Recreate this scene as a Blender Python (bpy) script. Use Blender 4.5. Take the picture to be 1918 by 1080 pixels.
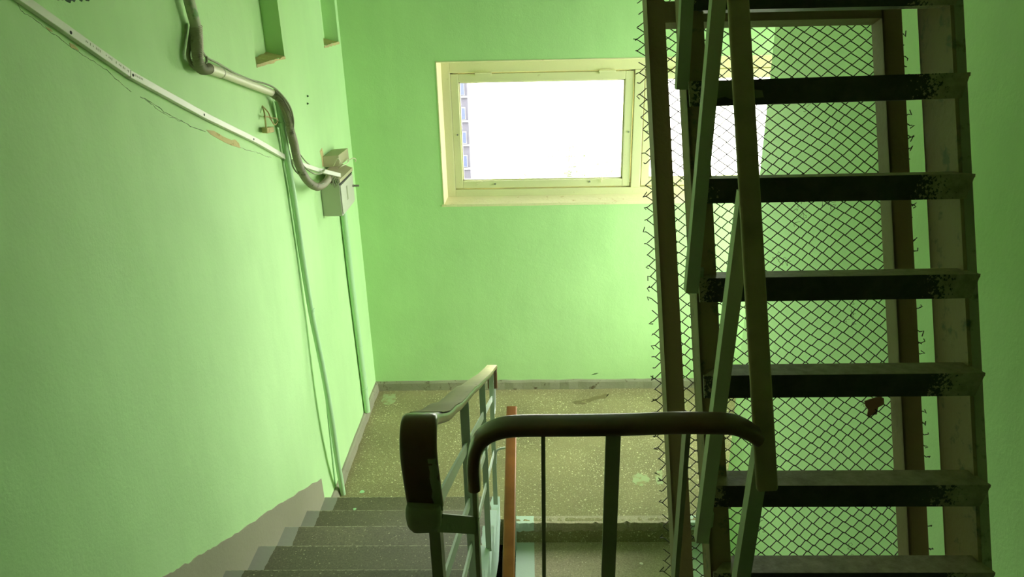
import bpy, bmesh, math, random
from mathutils import Vector, Matrix

random.seed(11)
sc = bpy.context.scene
col = sc.collection
for o in list(bpy.data.objects):
    bpy.data.objects.remove(o)

# ------------------------------------------------------------------ camera
CAM_Z = 2.75
pitch, roll, yaw = math.radians(22.073), math.radians(-1.305), math.radians(1.554)
fwd = Vector((-math.sin(yaw) * math.cos(pitch), math.cos(yaw) * math.cos(pitch), -math.sin(pitch)))
rt = Vector((math.cos(yaw), math.sin(yaw), 0))
up = rt.cross(fwd)
r2 = rt * math.cos(roll) + up * math.sin(roll)
u2 = -rt * math.sin(roll) + up * math.cos(roll)
cd = bpy.data.cameras.new('camera')
cam = bpy.data.objects.new('camera', cd)
col.objects.link(cam)
cd.sensor_fit = 'HORIZONTAL'
cd.sensor_width = 36.0
cd.lens = 1383.1 / 1918 * 36.0
cd.clip_start = 0.02
cd.clip_end = 500
M = Matrix((r2, u2, -fwd)).transposed().to_4x4()
M.translation = Vector((0, 0, CAM_Z))
cam.matrix_world = M
sc.camera = cam

# ------------------------------------------------------------------ light
SKY = 16.5          # overcast sky: the zenith three times as bright as the horizon
world = bpy.data.worlds.new('world')
sc.world = world
world.use_nodes = True
wn = world.node_tree.nodes
bg = wn['Background']
bg.inputs['Color'].default_value = (1.0, 0.985, 0.95, 1)
wl = world.node_tree.links
wtc = wn.new('ShaderNodeTexCoord')
wsp = wn.new('ShaderNodeSeparateXYZ')
wl.new(wtc.outputs['Generated'], wsp.inputs[0])
wmr = wn.new('ShaderNodeMapRange')
wmr.inputs['From Min'].default_value = 0.0
wmr.inputs['From Max'].default_value = 1.0
wmr.inputs['To Min'].default_value = SKY
wmr.inputs['To Max'].default_value = SKY * 3.0
wl.new(wsp.outputs[2], wmr.inputs['Value'])
wl.new(wmr.outputs[0], bg.inputs['Strength'])

def portal(loc, rot, sx, sy):      # sampling portal in a window opening, gives no light itself
    pl = bpy.data.lights.new('window_portal', 'AREA')
    pl.shape = 'RECTANGLE'
    pl.size, pl.size_y = sx, sy
    pl.cycles.is_portal = True
    po = bpy.data.objects.new('window_portal', pl)
    col.objects.link(po)
    po.location = loc
    po.rotation_euler = rot
portal((.727, 5.02, 1.873), (math.radians(-90), 0, 0), 2.6, .92)
portal((2.44, 4.20, 1.575), (math.radians(90), 0, math.radians(90)), 1.1, 2.06)

sc.view_settings.view_transform = 'Standard'
sc.view_settings.look = 'None'
sc.view_settings.exposure = 0.0
sc.view_settings.gamma = 1.0
sc.view_settings.use_curve_mapping = False

# ------------------------------------------------------------------ materials
def new_mat(name):
    m = bpy.data.materials.new(name)
    m.use_nodes = True
    nt = m.node_tree
    b = nt.nodes['Principled BSDF']
    return m, nt, b

def lin(c):
    return tuple((x / 12.92 if x <= 0.04045 else ((x + 0.055) / 1.055) ** 2.4) for x in c)

def rgb(r, g, b):
    return lin((r / 255, g / 255, b / 255)) + (1,)

def node(nt, t, **kw):
    n = nt.nodes.new(t)
    for k, v in kw.items():
        setattr(n, k, v)
    return n

def pos(nt, scale=(1, 1, 1)):
    g = node(nt, 'ShaderNodeNewGeometry')
    mp = node(nt, 'ShaderNodeMapping')
    mp.inputs['Scale'].default_value = scale
    nt.links.new(g.outputs['Position'], mp.inputs['Vector'])
    return mp.outputs['Vector']

def noise(nt, vec, scale, detail=4, rough=0.55):
    n = node(nt, 'ShaderNodeTexNoise')
    n.inputs['Scale'].default_value = scale
    n.inputs['Detail'].default_value = detail
    n.inputs['Roughness'].default_value = rough
    nt.links.new(vec, n.inputs['Vector'])
    return n.outputs['Fac']

def ramp(nt, fac, stops):
    r = node(nt, 'ShaderNodeValToRGB')
    e = r.color_ramp.elements
    e[0].position, e[0].color = stops[0]
    e[1].position, e[1].color = stops[-1]
    for p, c in stops[1:-1]:
        x = e.new(p)
        x.color = c
    nt.links.new(fac, r.inputs['Fac'])
    return r.outputs['Color']

def mix(nt, fac, a, b, mode='MIX'):
    m = node(nt, 'ShaderNodeMix', data_type='RGBA', blend_type=mode)
    for k, v in ((0, fac), (6, a), (7, b)):
        if isinstance(v, bpy.types.NodeSocket):
            nt.links.new(v, m.inputs[k])
        else:
            m.inputs[k].default_value = v
    return m.outputs[2]

def math_n(nt, op, a, b=None, c=None):
    m = node(nt, 'ShaderNodeMath', operation=op)
    for k, v in enumerate((a, b, c)):
        if v is None:
            continue
        if isinstance(v, bpy.types.NodeSocket):
            nt.links.new(v, m.inputs[k])
        else:
            m.inputs[k].default_value = v
    return m.outputs[0]

def bump(nt, b, h, strength, dist=0.01):
    n = node(nt, 'ShaderNodeBump')
    n.inputs['Strength'].default_value = strength
    n.inputs['Distance'].default_value = dist
    nt.links.new(h, n.inputs['Height'])
    nt.links.new(n.outputs['Normal'], b.inputs['Normal'])

def painted(name, c, var=0.12, rough=0.45, bscale=60, bstr=0.25, bdist=0.004, spec=0.5, dirt=None, dirt_at=0.62):
    m, nt, b = new_mat(name)
    v = pos(nt)
    n1 = noise(nt, v, 2.2, 5)
    lo = tuple(x * (1 - var) for x in c[:3]) + (1,)
    hi = tuple(min(1, x * (1 + var)) for x in c[:3]) + (1,)
    cc = ramp(nt, n1, [(0.3, lo), (0.7, hi)])
    if dirt:
        n2 = noise(nt, v, 22, 6, 0.65)
        f = ramp(nt, n2, [(dirt_at, (0, 0, 0, 1)), (dirt_at + 0.1, (1, 1, 1, 1))])
        cc = mix(nt, f, cc, dirt)
    nt.links.new(cc, b.inputs['Base Color'])
    b.inputs['Roughness'].default_value = rough
    b.inputs['Specular IOR Level'].default_value = spec
    if bstr:
        bump(nt, b, noise(nt, v, bscale, 3), bstr, bdist)
    return m

MAT = {}
def make_wall(name, c):
    m, nt, b = new_mat(name)
    v = pos(nt)
    vs = pos(nt, (1, 1, 0.18))
    big = noise(nt, v, 1.1, 4)
    streak = noise(nt, vs, 9, 4)
    a = ramp(nt, big, [(0.32, tuple(x * 0.93 for x in c[:3]) + (1,)), (0.7, tuple(x * 1.05 for x in c[:3]) + (1,))])
    s = ramp(nt, streak, [(0.35, (0.96, 0.97, 0.96, 1)), (0.65, (1, 1, 1, 1))])
    cc = mix(nt, 1.0, a, s, 'MULTIPLY')
    nt.links.new(cc, b.inputs['Base Color'])
    b.inputs['Roughness'].default_value = 0.6
    b.inputs['Specular IOR Level'].default_value = 0.12
    h1 = noise(nt, v, 110, 3)
    h2 = noise(nt, v, 7, 4)
    h = math_n(nt, 'MULTIPLY_ADD', h1, 0.18, h2)
    bump(nt, b, h, 0.24, 0.014)
    return m

WALL = rgb(200, 238, 173)
MAT['wall'] = make_wall('pistachio_oil_paint', WALL)
MAT['front'] = painted('dark_brown_bounce_cut', rgb(96, 78, 56), 0.1, 0.6)  # unseen wall behind the camera, darkened to cut the bounced light
MAT['upper_floor'] = painted('dark_landing_floor', rgb(92, 84, 66), 0.15, 0.6)
MAT['ceiling'] = painted('whitewash', rgb(150, 150, 136), 0.05, 0.9)

def make_terrazzo(name, base, light, chip_amt=0.24):
    m, nt, b = new_mat(name)
    v = pos(nt)
    big = noise(nt, v, 2.0, 5)
    dark = tuple(x * 0.72 for x in base[:3]) + (1,)
    cc = ramp(nt, big, [(0.35, dark), (0.65, base)])
    fine = noise(nt, v, 130, 3)
    f2 = ramp(nt, fine, [(0.35, (0.75, 0.75, 0.75, 1)), (0.65, (1.1, 1.1, 1.1, 1))])
    cc = mix(nt, 1.0, cc, f2, 'MULTIPLY')
    for sc_, thr, tint in ((52, chip_amt * 0.95, light), (88, chip_amt * 1.0, tuple(x * 0.85 for x in light[:3]) + (1,)), (120, chip_amt * .9, tuple(x * 0.8 for x in light[:3]) + (1,)), (62, chip_amt * 0.6, tuple(x * 0.45 for x in base[:3]) + (1,))):
        vo = node(nt, 'ShaderNodeTexVoronoi')
        vo.inputs['Scale'].default_value = sc_
        wv = node(nt, 'ShaderNodeVectorMath', operation='ADD')
        nz = node(nt, 'ShaderNodeTexNoise')
        nz.inputs['Scale'].default_value = 60
        nt.links.new(v, nz.inputs['Vector'])
        scl = node(nt, 'ShaderNodeVectorMath', operation='SCALE')
        scl.inputs['Scale'].default_value = 0.012
        nt.links.new(nz.outputs['Color'], scl.inputs[0])
        nt.links.new(v, wv.inputs[0])
        nt.links.new(scl.outputs[0], wv.inputs[1])
        nt.links.new(wv.outputs[0], vo.inputs['Vector'])
        sep = node(nt, 'ShaderNodeSeparateColor')
        nt.links.new(vo.outputs['Color'], sep.inputs[0])
        lim = math_n(nt, 'MULTIPLY', sep.outputs[0], thr * 1.3)
        on = math_n(nt, 'LESS_THAN', vo.outputs['Distance'], lim)
        wear = ramp(nt, noise(nt, v, 3.0, 3), [(0.3, (0.25, 0.25, 0.25, 1)), (0.6, (0.95, 0.95, 0.95, 1))])
        on2 = math_n(nt, 'MULTIPLY', on, wear)
        cc = mix(nt, on2, cc, tint)
    return m, nt, b, v, cc

m, nt, b, v, cc = make_terrazzo('worn_terrazzo', rgb(160, 150, 108), rgb(226, 220, 176))
nt.links.new(cc, b.inputs['Base Color'])
b.inputs['Roughness'].default_value = 0.6
bump(nt, b, noise(nt, v, 60, 3), 0.15, 0.004)
MAT['terrazzo'] = m

# steps of the flight: terrazzo with painted borders along both ends of the tread
m, nt, b, v, cc = make_terrazzo('stair_step', rgb(112, 106, 82), rgb(186, 180, 146), 0.15)
sx = node(nt, 'ShaderNodeSeparateXYZ')
g = node(nt, 'ShaderNodeNewGeometry')
nt.links.new(g.outputs['Position'], sx.inputs[0])
wob = math_n(nt, 'MULTIPLY_ADD', noise(nt, v, 14, 4), 0.03, -0.015)
xw = math_n(nt, 'ADD', sx.outputs[0], wob)
lf = math_n(nt, 'LESS_THAN', xw, -1.088)
rf = math_n(nt, 'GREATER_THAN', xw, -0.232)
cc = mix(nt, lf, cc, rgb(150, 150, 138))
cc = mix(nt, rf, cc, rgb(176, 196, 184))
tcs = node(nt, 'ShaderNodeTexCoord')
sxo = node(nt, 'ShaderNodeSeparateXYZ')
nt.links.new(tcs.outputs['Object'], sxo.inputs[0])
ny = math_n(nt, 'ADD', sxo.outputs[1], math_n(nt, 'MULTIPLY_ADD', noise(nt, v, 70, 4), 0.016, -0.008))
nose = math_n(nt, 'GREATER_THAN', ny, 0.1555)
cc = mix(nt, math_n(nt, 'MULTIPLY', nose, 0.6), cc, rgb(196, 192, 160))
nt.links.new(cc, b.inputs['Base Color'])
b.inputs['Roughness'].default_value = 0.6
bump(nt, b, noise(nt, v, 60, 3), 0.15, 0.004)
MAT['step'] = m

m, nt, b, v, cc = make_terrazzo('lower_stair_step', rgb(196, 182, 152), rgb(236, 230, 206), 0.16)
sx = node(nt, 'ShaderNodeSeparateXYZ')
g = node(nt, 'ShaderNodeNewGeometry')
nt.links.new(g.outputs['Position'], sx.inputs[0])
lf = math_n(nt, 'LESS_THAN', sx.outputs[0], 0.003)
rf = math_n(nt, 'GREATER_THAN', sx.outputs[0], 0.80)
e = math_n(nt, 'MAXIMUM', lf, rf)
cc = mix(nt, e, cc, rgb(206, 222, 208))
nt.links.new(cc, b.inputs['Base Color'])
b.inputs['Roughness'].default_value = 0.6
bump(nt, b, noise(nt, v, 60, 3), 0.2, 0.004)
MAT['lower_step'] = m

MAT['skirting'] = painted('grey_cement_skirting', rgb(150, 148, 124), 0.14, 0.7, 50, 0.4, 0.006, dirt=rgb(96, 84, 58), dirt_at=0.60)
MAT['band'] = painted('grey_paint_band', rgb(160, 156, 132), 0.06, 0.6, 60, 0.25)
MAT['window_frame'] = painted('cream_window_paint', rgb(226, 224, 180), 0.05, 0.4, 90, 0.25, 0.003, dirt=rgb(196, 184, 128), dirt_at=0.66)
MAT['reveal'] = painted('cream_reveal_paint', rgb(240, 232, 190), 0.04, 0.6, 40, 0.4, 0.006, dirt=rgb(200, 176, 110), dirt_at=0.62)
MAT['green_metal'] = painted('grey_green_metal_paint', rgb(196, 206, 194), 0.08, 0.4, 120, 0.2, 0.002)
MAT['ladder_green'] = painted('green_baluster_paint', rgb(182, 190, 156), 0.1, 0.45, 120, 0.2, 0.002)
MAT['bracket_green'] = painted('dark_green_paint', rgb(166, 164, 134), 0.1, 0.45, 90, 0.3, 0.003)
MAT['pipe'] = painted('green_pipe_paint', rgb(190, 230, 178), 0.06, 0.4, 90, 0.2, 0.003)
MAT['pale_conduit'] = painted('pale_grey_plastic', rgb(232, 228, 200), 0.05, 0.45, 90, 0.1, 0.002, dirt=rgb(150, 160, 112), dirt_at=0.64)
MAT['grey_conduit'] = painted('grimy_grey_conduit', rgb(196, 200, 168), 0.12, 0.5, 90, 0.2, 0.002, dirt=rgb(130, 175, 105), dirt_at=0.56)
MAT['hose'] = painted('grey_corrugated_hose', rgb(176, 172, 142), 0.12, 0.5, 90, 0.1, 0.002, dirt=rgb(92, 92, 66), dirt_at=0.58)
MAT['trunking'] = painted('white_plastic_trunking', rgb(226, 226, 208), 0.03, 0.4, 90, 0.05, 0.002)
MAT['cable'] = painted('grey_cable', rgb(150, 156, 122), 0.1, 0.5, 90, 0.1, 0.002)
MAT['box'] = painted('grey_sheet_metal', rgb(202, 202, 186), 0.04, 0.4, 100, 0.08, 0.002)
MAT['box_inside'] = painted('dusty_sheet_metal', rgb(184, 178, 140), 0.1, 0.6, 60, 0.2, 0.002)
MAT['steel'] = painted('dull_steel', rgb(150, 150, 140), 0.1, 0.4, 80, 0.1, 0.002)
MAT['steel'].node_tree.nodes['Principled BSDF'].inputs['Metallic'].default_value = 0.6
MAT['black'] = painted('black_hole', rgb(20, 20, 16), 0.05, 0.7, 80, 0.0)
MAT['plaster'] = painted('bare_plaster', rgb(206, 190, 136), 0.16, 0.9, 60, 0.6, 0.006, dirt=rgb(170, 140, 84), dirt_at=0.60)
MAT['crack'] = painted('crack_dirt', rgb(78, 110, 66), 0.2, 0.9, 60, 0.2)
MAT['soot'] = painted('sooty_flake', rgb(52, 78, 50), 0.2, 0.9, 60, 0.3)

def gloss_brown(name, c, rough=0.28):
    m, nt, b = new_mat(name)
    v = pos(nt)
    cc = ramp(nt, noise(nt, v, 9, 5), [(0.3, tuple(x * 0.75 for x in c[:3]) + (1,)), (0.7, tuple(x * 1.2 for x in c[:3]) + (1,))])
    nt.links.new(cc, b.inputs['Base Color'])
    b.inputs['Roughness'].default_value = rough
    bump(nt, b, noise(nt, v, 45, 3), 0.2, 0.003)
    return m
MAT['rail_brown'] = gloss_brown('dark_brown_rail_paint', rgb(118, 86, 62))
MAT['rail_orange'] = gloss_brown('orange_brown_plastic', rgb(156, 98, 44), 0.35)
MAT['rail_olive'] = gloss_brown('olive_brown_plastic', rgb(186, 166, 124), 0.5)
MAT['stringer'] = painted('brown_ladder_paint', rgb(160, 138, 98), 0.12, 0.5, 60, 0.25, 0.004, dirt=rgb(108, 104, 74), dirt_at=0.55)
MAT['flange'] = painted('grey_green_flange', rgb(178, 176, 144), 0.14, 0.6, 60, 0.25, 0.004, dirt=rgb(120, 112, 78), dirt_at=0.56)  # lighter and greener than the rest of the stringer
MAT['mesh_frame'] = painted('brown_angle_iron_paint', rgb(166, 148, 112), 0.1, 0.55, 80, 0.3, 0.004)
MAT['wire'] = painted('rusty_wire', rgb(58, 50, 34), 0.3, 0.6, 200, 0.2, 0.001)
MAT['scrap'] = painted('brown_scrap', rgb(190, 150, 120), 0.12, 0.8, 60, 0.4)

# ladder tread: black paint, worn back to speckled olive towards both ends
m, nt, b = new_mat('worn_black_tread')
v = pos(nt)
tc = node(nt, 'ShaderNodeTexCoord')
sx = node(nt, 'ShaderNodeSeparateXYZ')
nt.links.new(tc.outputs['Object'], sx.inputs[0])
xs = math_n(nt, 'ADD', sx.outputs[0], math_n(nt, 'MULTIPLY_ADD', noise(nt, v, 160, 3, 0.7), 0.20, -0.10))
xs = math_n(nt, 'ADD', xs, math_n(nt, 'MULTIPLY_ADD', noise(nt, v, 12, 3), 0.08, -0.04))
re = math_n(nt, 'GREATER_THAN', xs, 0.185)
le = math_n(nt, 'LESS_THAN', xs, -0.245)
ed = math_n(nt, 'MAXIMUM', re, le)
topn = node(nt, 'ShaderNodeSeparateXYZ')
nt.links.new(tc.outputs['Normal'], topn.inputs[0])
tp = math_n(nt, 'GREATER_THAN', topn.outputs[2], 0.6)
ed = math_n(nt, 'MAXIMUM', ed, tp)
dk = ramp(nt, noise(nt, v, 30, 5, 0.7), [(0.3, rgb(48, 45, 38)), (0.75, rgb(76, 70, 58))])
ol = ramp(nt, noise(nt, v, 40, 5, 0.7), [(0.3, rgb(140, 130, 98)), (0.7, rgb(186, 172, 138))])
nt.links.new(mix(nt, ed, dk, ol), b.inputs['Base Color'])
b.inputs['Roughness'].default_value = 0.55
bump(nt, b, noise(nt, v, 90, 4), 0.3, 0.003)
MAT['tread'] = m
MAT['patch_paint'] = painted('olive_paint_blot', rgb(112, 112, 80), 0.1, 0.6, 60, 0.2)

# window glass: clear sheet with a weak reflection
m, nt, b = new_mat('window_glass')
nt.nodes.remove(b)
tr = node(nt, 'ShaderNodeBsdfTransparent')
tr.inputs[0].default_value = (0.95, 0.97, 0.96, 1)
gl = node(nt, 'ShaderNodeBsdfGlossy')
gl.inputs['Roughness'].default_value = 0.05
fr = node(nt, 'ShaderNodeFresnel')
fr.inputs[0].default_value = 1.45
mx = node(nt, 'ShaderNodeMixShader')
nt.links.new(fr.outputs[0], mx.inputs[0])
nt.links.new(tr.outputs[0], mx.inputs[1])
nt.links.new(gl.outputs[0], mx.inputs[2])
nt.links.new(mx.outputs[0], nt.nodes['Material Output'].inputs[0])
MAT['glass'] = m

MAT['ground'] = painted('pale_yard_concrete', rgb(140, 138, 130), 0.05, 0.9, 5, 0.0)
MAT['brick_far'] = painted('lilac_grey_brick', rgb(38, 36, 45), 0.12, 0.8, 5, 0.0)
MAT['far_window'] = painted('far_window_glass', rgb(28, 36, 60), 0.1, 0.2, 5, 0.0)
MAT['far_trim'] = painted('far_white_trim', rgb(84, 84, 88), 0.04, 0.8, 5, 0.0)
MAT['leaf'] = painted('pale_foliage', rgb(150, 160, 132), 0.2, 0.8, 5, 0.0)
MAT['bark'] = painted('grey_bark', rgb(120, 112, 104), 0.2, 0.9, 5, 0.0)

# ------------------------------------------------------------------ mesh helpers
class MB:
    def __init__(self):
        self.v, self.f, self.s = [], [], []

    def add(self, vs, fs, smooth=False):
        n = len(self.v)
        self.v += [tuple(p) for p in vs]
        for f in fs:
            self.f.append(tuple(i + n for i in f))
            self.s.append(smooth)
        return self

    def hexa(self, p):
        return self.add(p, [(3, 2, 1, 0), (4, 5, 6, 7), (0, 1, 5, 4), (1, 2, 6, 5), (2, 3, 7, 6), (3, 0, 4, 7)])

    def box(self, x0, x1, y0, y1, z0, z1):
        return self.hexa([(x0, y0, z0), (x1, y0, z0), (x1, y1, z0), (x0, y1, z0),
                          (x0, y0, z1), (x1, y0, z1), (x1, y1, z1), (x0, y1, z1)])

    def prism(self, poly, d):
        """polygon (list of 3D points) extruded by vector d"""
        n = len(poly)
        d = Vector(d)
        vs = [Vector(p) for p in poly] + [Vector(p) + d for p in poly]
        fs = [tuple(range(n - 1, -1, -1)), tuple(range(n, 2 * n))]
        fs += [(i, (i + 1) % n, n + (i + 1) % n, n + i) for i in range(n)]
        return self.add(vs, fs)

    def sweep(self, prof, pts, side, smooth=False, scales=None):
        """2D profile (u along side, w along side x tangent) swept along pts"""
        pts = [Vector(p) for p in pts]
        n, k = len(pts), len(prof)
        vs, fs = [], []
        for i, p in enumerate(pts):
            t = (pts[min(i + 1, n - 1)] - pts[max(i - 1, 0)]).normalized()
            s = Vector(side)
            s = (s - t * s.dot(t)).normalized()
            w = s.cross(t)
            a = scales[i] if scales else 1.0
            for (x, y) in prof:
                vs.append(p + s * x * a + w * y * a)
        for i in range(n - 1):
            for j in range(k):
                fs.append((i * k + j, i * k + (j + 1) % k, (i + 1) * k + (j + 1) % k, (i + 1) * k + j))
        self.add(vs, fs, smooth)
        self.add(vs[:k], [tuple(range(k - 1, -1, -1))])
        self.add(vs[-k:], [tuple(range(k))])
        return self

    def bar(self, a, b_, side, w, th):
        """flat bar from a to b_: width w along side, thickness th across it"""
        return self.sweep([(-w / 2, -th / 2), (w / 2, -th / 2), (w / 2, th / 2), (-w / 2, th / 2)], [a, b_], side)

    def tube(self, pts, r, n=8, smooth=True):
        pts = [Vector(p) for p in pts]
        rs = r if isinstance(r, (list, tuple)) else [r] * len(pts)
        t0 = (pts[1] - pts[0]).normalized()
        s = t0.orthogonal().normalized()
        vs, fs = [], []
        m_ = len(pts)
        for i, p in enumerate(pts):
            t = (pts[min(i + 1, m_ - 1)] - pts[max(i - 1, 0)]).normalized()
            s = (s - t * s.dot(t))
            s = s.normalized() if s.length > 1e-6 else t.orthogonal().normalized()
            w = t.cross(s)
            for k in range(n):
                a = 2 * math.pi * k / n
                vs.append(p + (s * math.cos(a) + w * math.sin(a)) * rs[i])
        for i in range(m_ - 1):
            for k in range(n):
                fs.append((i * n + k, i * n + (k + 1) % n, (i + 1) * n + (k + 1) % n, (i + 1) * n + k))
        self.add(vs, fs, smooth)
        self.add(vs[:n], [tuple(range(n - 1, -1, -1))])
        self.add(vs[-n:], [tuple(range(n))])
        return self

    def build(self, name, mat, parent=None, origin=None, bevel=0):
        me = bpy.data.meshes.new(name)
        o_ = Vector(origin) if origin is not None else Vector((0, 0, 0))
        me.from_pydata([tuple(Vector(p) - o_) for p in self.v], [], self.f)
        me.polygons.foreach_set('use_smooth', self.s)
        bm = bmesh.new()
        bm.from_mesh(me)
        bmesh.ops.recalc_face_normals(bm, faces=bm.faces)
        bm.to_mesh(me)
        bm.free()
        me.update()
        if mat:
            me.materials.append(mat)
        o = bpy.data.objects.new(name, me)
        col.objects.link(o)
        if parent is not None:
            o.parent = parent
            o.location = o_ - world_loc(parent)
        else:
            o.location = o_
        if bevel:
            bv = o.modifiers.new('bevel', 'BEVEL')
            bv.width = bevel
            bv.segments = 2
            bv.limit_method = 'ANGLE'
        return o

def world_loc(o):
    l = Vector((0, 0, 0))
    while o is not None:
        l += o.location
        o = o.parent
    return l

def tag(o, label, cat, group=None, kind=None):
    o['label'] = label
    o['category'] = cat
    if group:
        o['group'] = group
    if kind:
        o['kind'] = kind
    return o

def thing(name, loc, label, cat, group=None):
    o = bpy.data.objects.new(name, None)
    col.objects.link(o)
    o.location = loc
    o.empty_display_size = 0.05
    return tag(o, label, cat, group)

def struct(o, label=None, cat=None):
    o['kind'] = 'structure'
    if label:
        o['label'] = label
    if cat:
        o['category'] = cat
    return o

def rrect(w, h, r, seg=3):
    out = []
    for cx_, cy_, a0 in ((w / 2 - r, h / 2 - r, 0), (-w / 2 + r, h / 2 - r, 90), (-w / 2 + r, -h / 2 + r, 180), (w / 2 - r, -h / 2 + r, 270)):
        for i in range(seg + 1):
            a = math.radians(a0 + 90 * i / seg)
            out.append((cx_ + r * math.cos(a), cy_ + r * math.sin(a)))
    return out

def smooth_path(pts, sub=6):
    """Catmull-Rom through the points"""
    P = [Vector(p) for p in pts]
    P = [P[0] * 2 - P[1]] + P + [P[-1] * 2 - P[-2]]
    out = []
    for i in range(1, len(P) - 2):
        p0, p1, p2, p3 = P[i - 1:i + 3]
        for k in range(sub):
            t = k / sub
            out.append(0.5 * ((2 * p1) + (p2 - p0) * t + (2 * p0 - 5 * p1 + 4 * p2 - p3) * t * t + (3 * p1 - p0 - 3 * p2 + p3) * t ** 3))
    out.append(P[-2])
    return out

def resample(pts, step):
    pts = [Vector(p) for p in pts]
    out, acc = [pts[0]], 0.0
    for a, b_ in zip(pts, pts[1:]):
        L = (b_ - a).length
        d = step - acc
        while d <= L:
            out.append(a.lerp(b_, d / L))
            d += step
        acc = (acc + L) % step
    return out

# ------------------------------------------------------------------ room shell
XL, XR, YB = -1.16, 1.06, 4.809
YE, YU = 3.345, 0.945            # foot and head of the upper flight
ZU, ZC = 1.35, 4.0
Y0 = -1.3
YF = 3.31                        # nosing of the lower flight at the half landing

# left wall with two shallow flue niches high up
mb = MB()
NZ, ND = 2.473, 0.085
mb.box(XL - .35, XL, Y0 - .2, YB + .4, -1.7, NZ)
mb.box(XL - .35, XL, Y0 - .2, 3.263, NZ, ZC)
mb.box(XL - .35, XL, 3.661, 4.402, NZ, ZC)
mb.box(XL - .35, XL, 4.755, YB + .4, NZ, ZC)
mb.box(XL - .35, XL - ND, 3.263, 3.661, NZ, ZC)
mb.box(XL - .35, XL - ND, 4.402, 4.755, NZ, ZC)
wall_left = struct(mb.build('wall_left', MAT['wall']))

def niche_sill(y0, y1):
    pts = []
    n = 9
    front = [(XL + .001 + random.uniform(0, .004), y0 + (y1 - y0) * i / n, NZ + random.uniform(-.004, .004)) for i in range(n + 1)]
    back = [(XL - ND, y0 + (y1 - y0) * i / n, NZ + .014 + random.uniform(-.003, .012)) for i in range(n + 1)]
    low = [(p[0], p[1], NZ - .012 + random.uniform(-.006, .004)) for p in front]
    lowb = [(XL - ND, p[1], NZ - .012) for p in front]
    q = MB()
    vs = front + back + low + lowb
    k = n + 1
    fs = []
    for i in range(n):
        fs += [(i, i + 1, k + i + 1, k + i), (2 * k + i, i, i + 1, 2 * k + i + 1), (3 * k + i, 3 * k + i + 1, 2 * k + i + 1, 2 * k + i), (k + i, k + i + 1, 3 * k + i + 1, 3 * k + i)]
    fs += [(0, k, 3 * k, 2 * k), (n, 2 * k + n, 3 * k + n, k + n)]
    q.add(vs, fs)
    o = q.build('niche_sill', MAT['plaster'], wall_left)
niche_sill(3.263, 3.661)
niche_sill(4.402, 4.755)

# back wall with the window opening
WX0, WX1, WZ0, WZ1 = -.577, 2.03, 1.411, 2.336
mb = MB()
mb.box(XL, WX0, YB, YB + .19, -1.7, ZC)
mb.box(WX1, 2.5, YB, YB + .19, -1.7, ZC)
mb.box(WX0, WX1, YB, YB + .19, -1.7, WZ0)
mb.box(WX0, WX1, YB, YB + .19, WZ1, ZC)
wall_back = struct(mb.build('wall_back', MAT['wall']))
wall_right = struct(MB().box(XR, 2.5, Y0 - .2, 3.37, -1.7, ZC).build('wall_right', MAT['wall'], bevel=.006))
AY0, AY1, AZ0, AZ1 = 3.66, 4.74, .55, 2.60            # side window of the alcove
mb = MB()
mb.box(2.25, 2.45, 3.37, AY0, -1.7, ZC).box(2.25, 2.45, AY1, YB, -1.7, ZC)
mb.box(2.25, 2.45, AY0, AY1, -1.7, AZ0).box(2.25, 2.45, AY0, AY1, AZ1, ZC)
struct(mb.build('wall_alcove', MAT['wall']))
struct(MB().box(XL, XR, Y0 - .2, Y0, -1.7, ZC).build('wall_front', MAT['front']))
struct(MB().box(XL - .35, 2.5, Y0 - .2, YB + .4, ZC, ZC + .2).build('ceiling', MAT['ceiling']))
floor = struct(MB().box(XL, 2.25, YE, YB, -.18, 0).box(-.1, 2.25, YF + .02, YE, -.18, 0).build('floor', MAT['terrazzo']))
struct(MB().box(XL, XR, Y0, YU - .3, ZU - .2, ZU).build('floor_upper', MAT['upper_floor']))
struct(MB().box(XL, 2.5, Y0, YB, -1.7, -1.36).build('floor_lower', MAT['terrazzo']))

# chipped edge strip of the half landing over the lower flight
def rough_edge(x0, x1):
    n = 60
    q = MB()
    k = n + 1
    A, B, Cc, D = [], [], [], []
    for i in range(k):
        x = x0 + (x1 - x0) * i / n
        chip = max(0, random.gauss(0, .006)) + (0.012 if random.random() < .08 else 0)
        A.append((x, YF + .06, 0.0008))
        B.append((x, YF + chip, 0.0008 - random.uniform(0, .003)))
        Cc.append((x, YF + .004 + random.uniform(0, .006), -.03 - random.uniform(0, .01)))
        D.append((x, YF + .05, -.15))
    fs = []
    for i in range(n):
        fs += [(i, i + 1, k + i + 1, k + i), (k + i, k + i + 1, 2 * k + i + 1, 2 * k + i), (2 * k + i, 2 * k + i + 1, 3 * k + i + 1, 3 * k + i)]
    q.add(A + B + Cc + D, fs)
    return q
rough_edge(-.1, 1.058).build('chipped_edge', MAT['lower_step'], floor)

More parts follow.
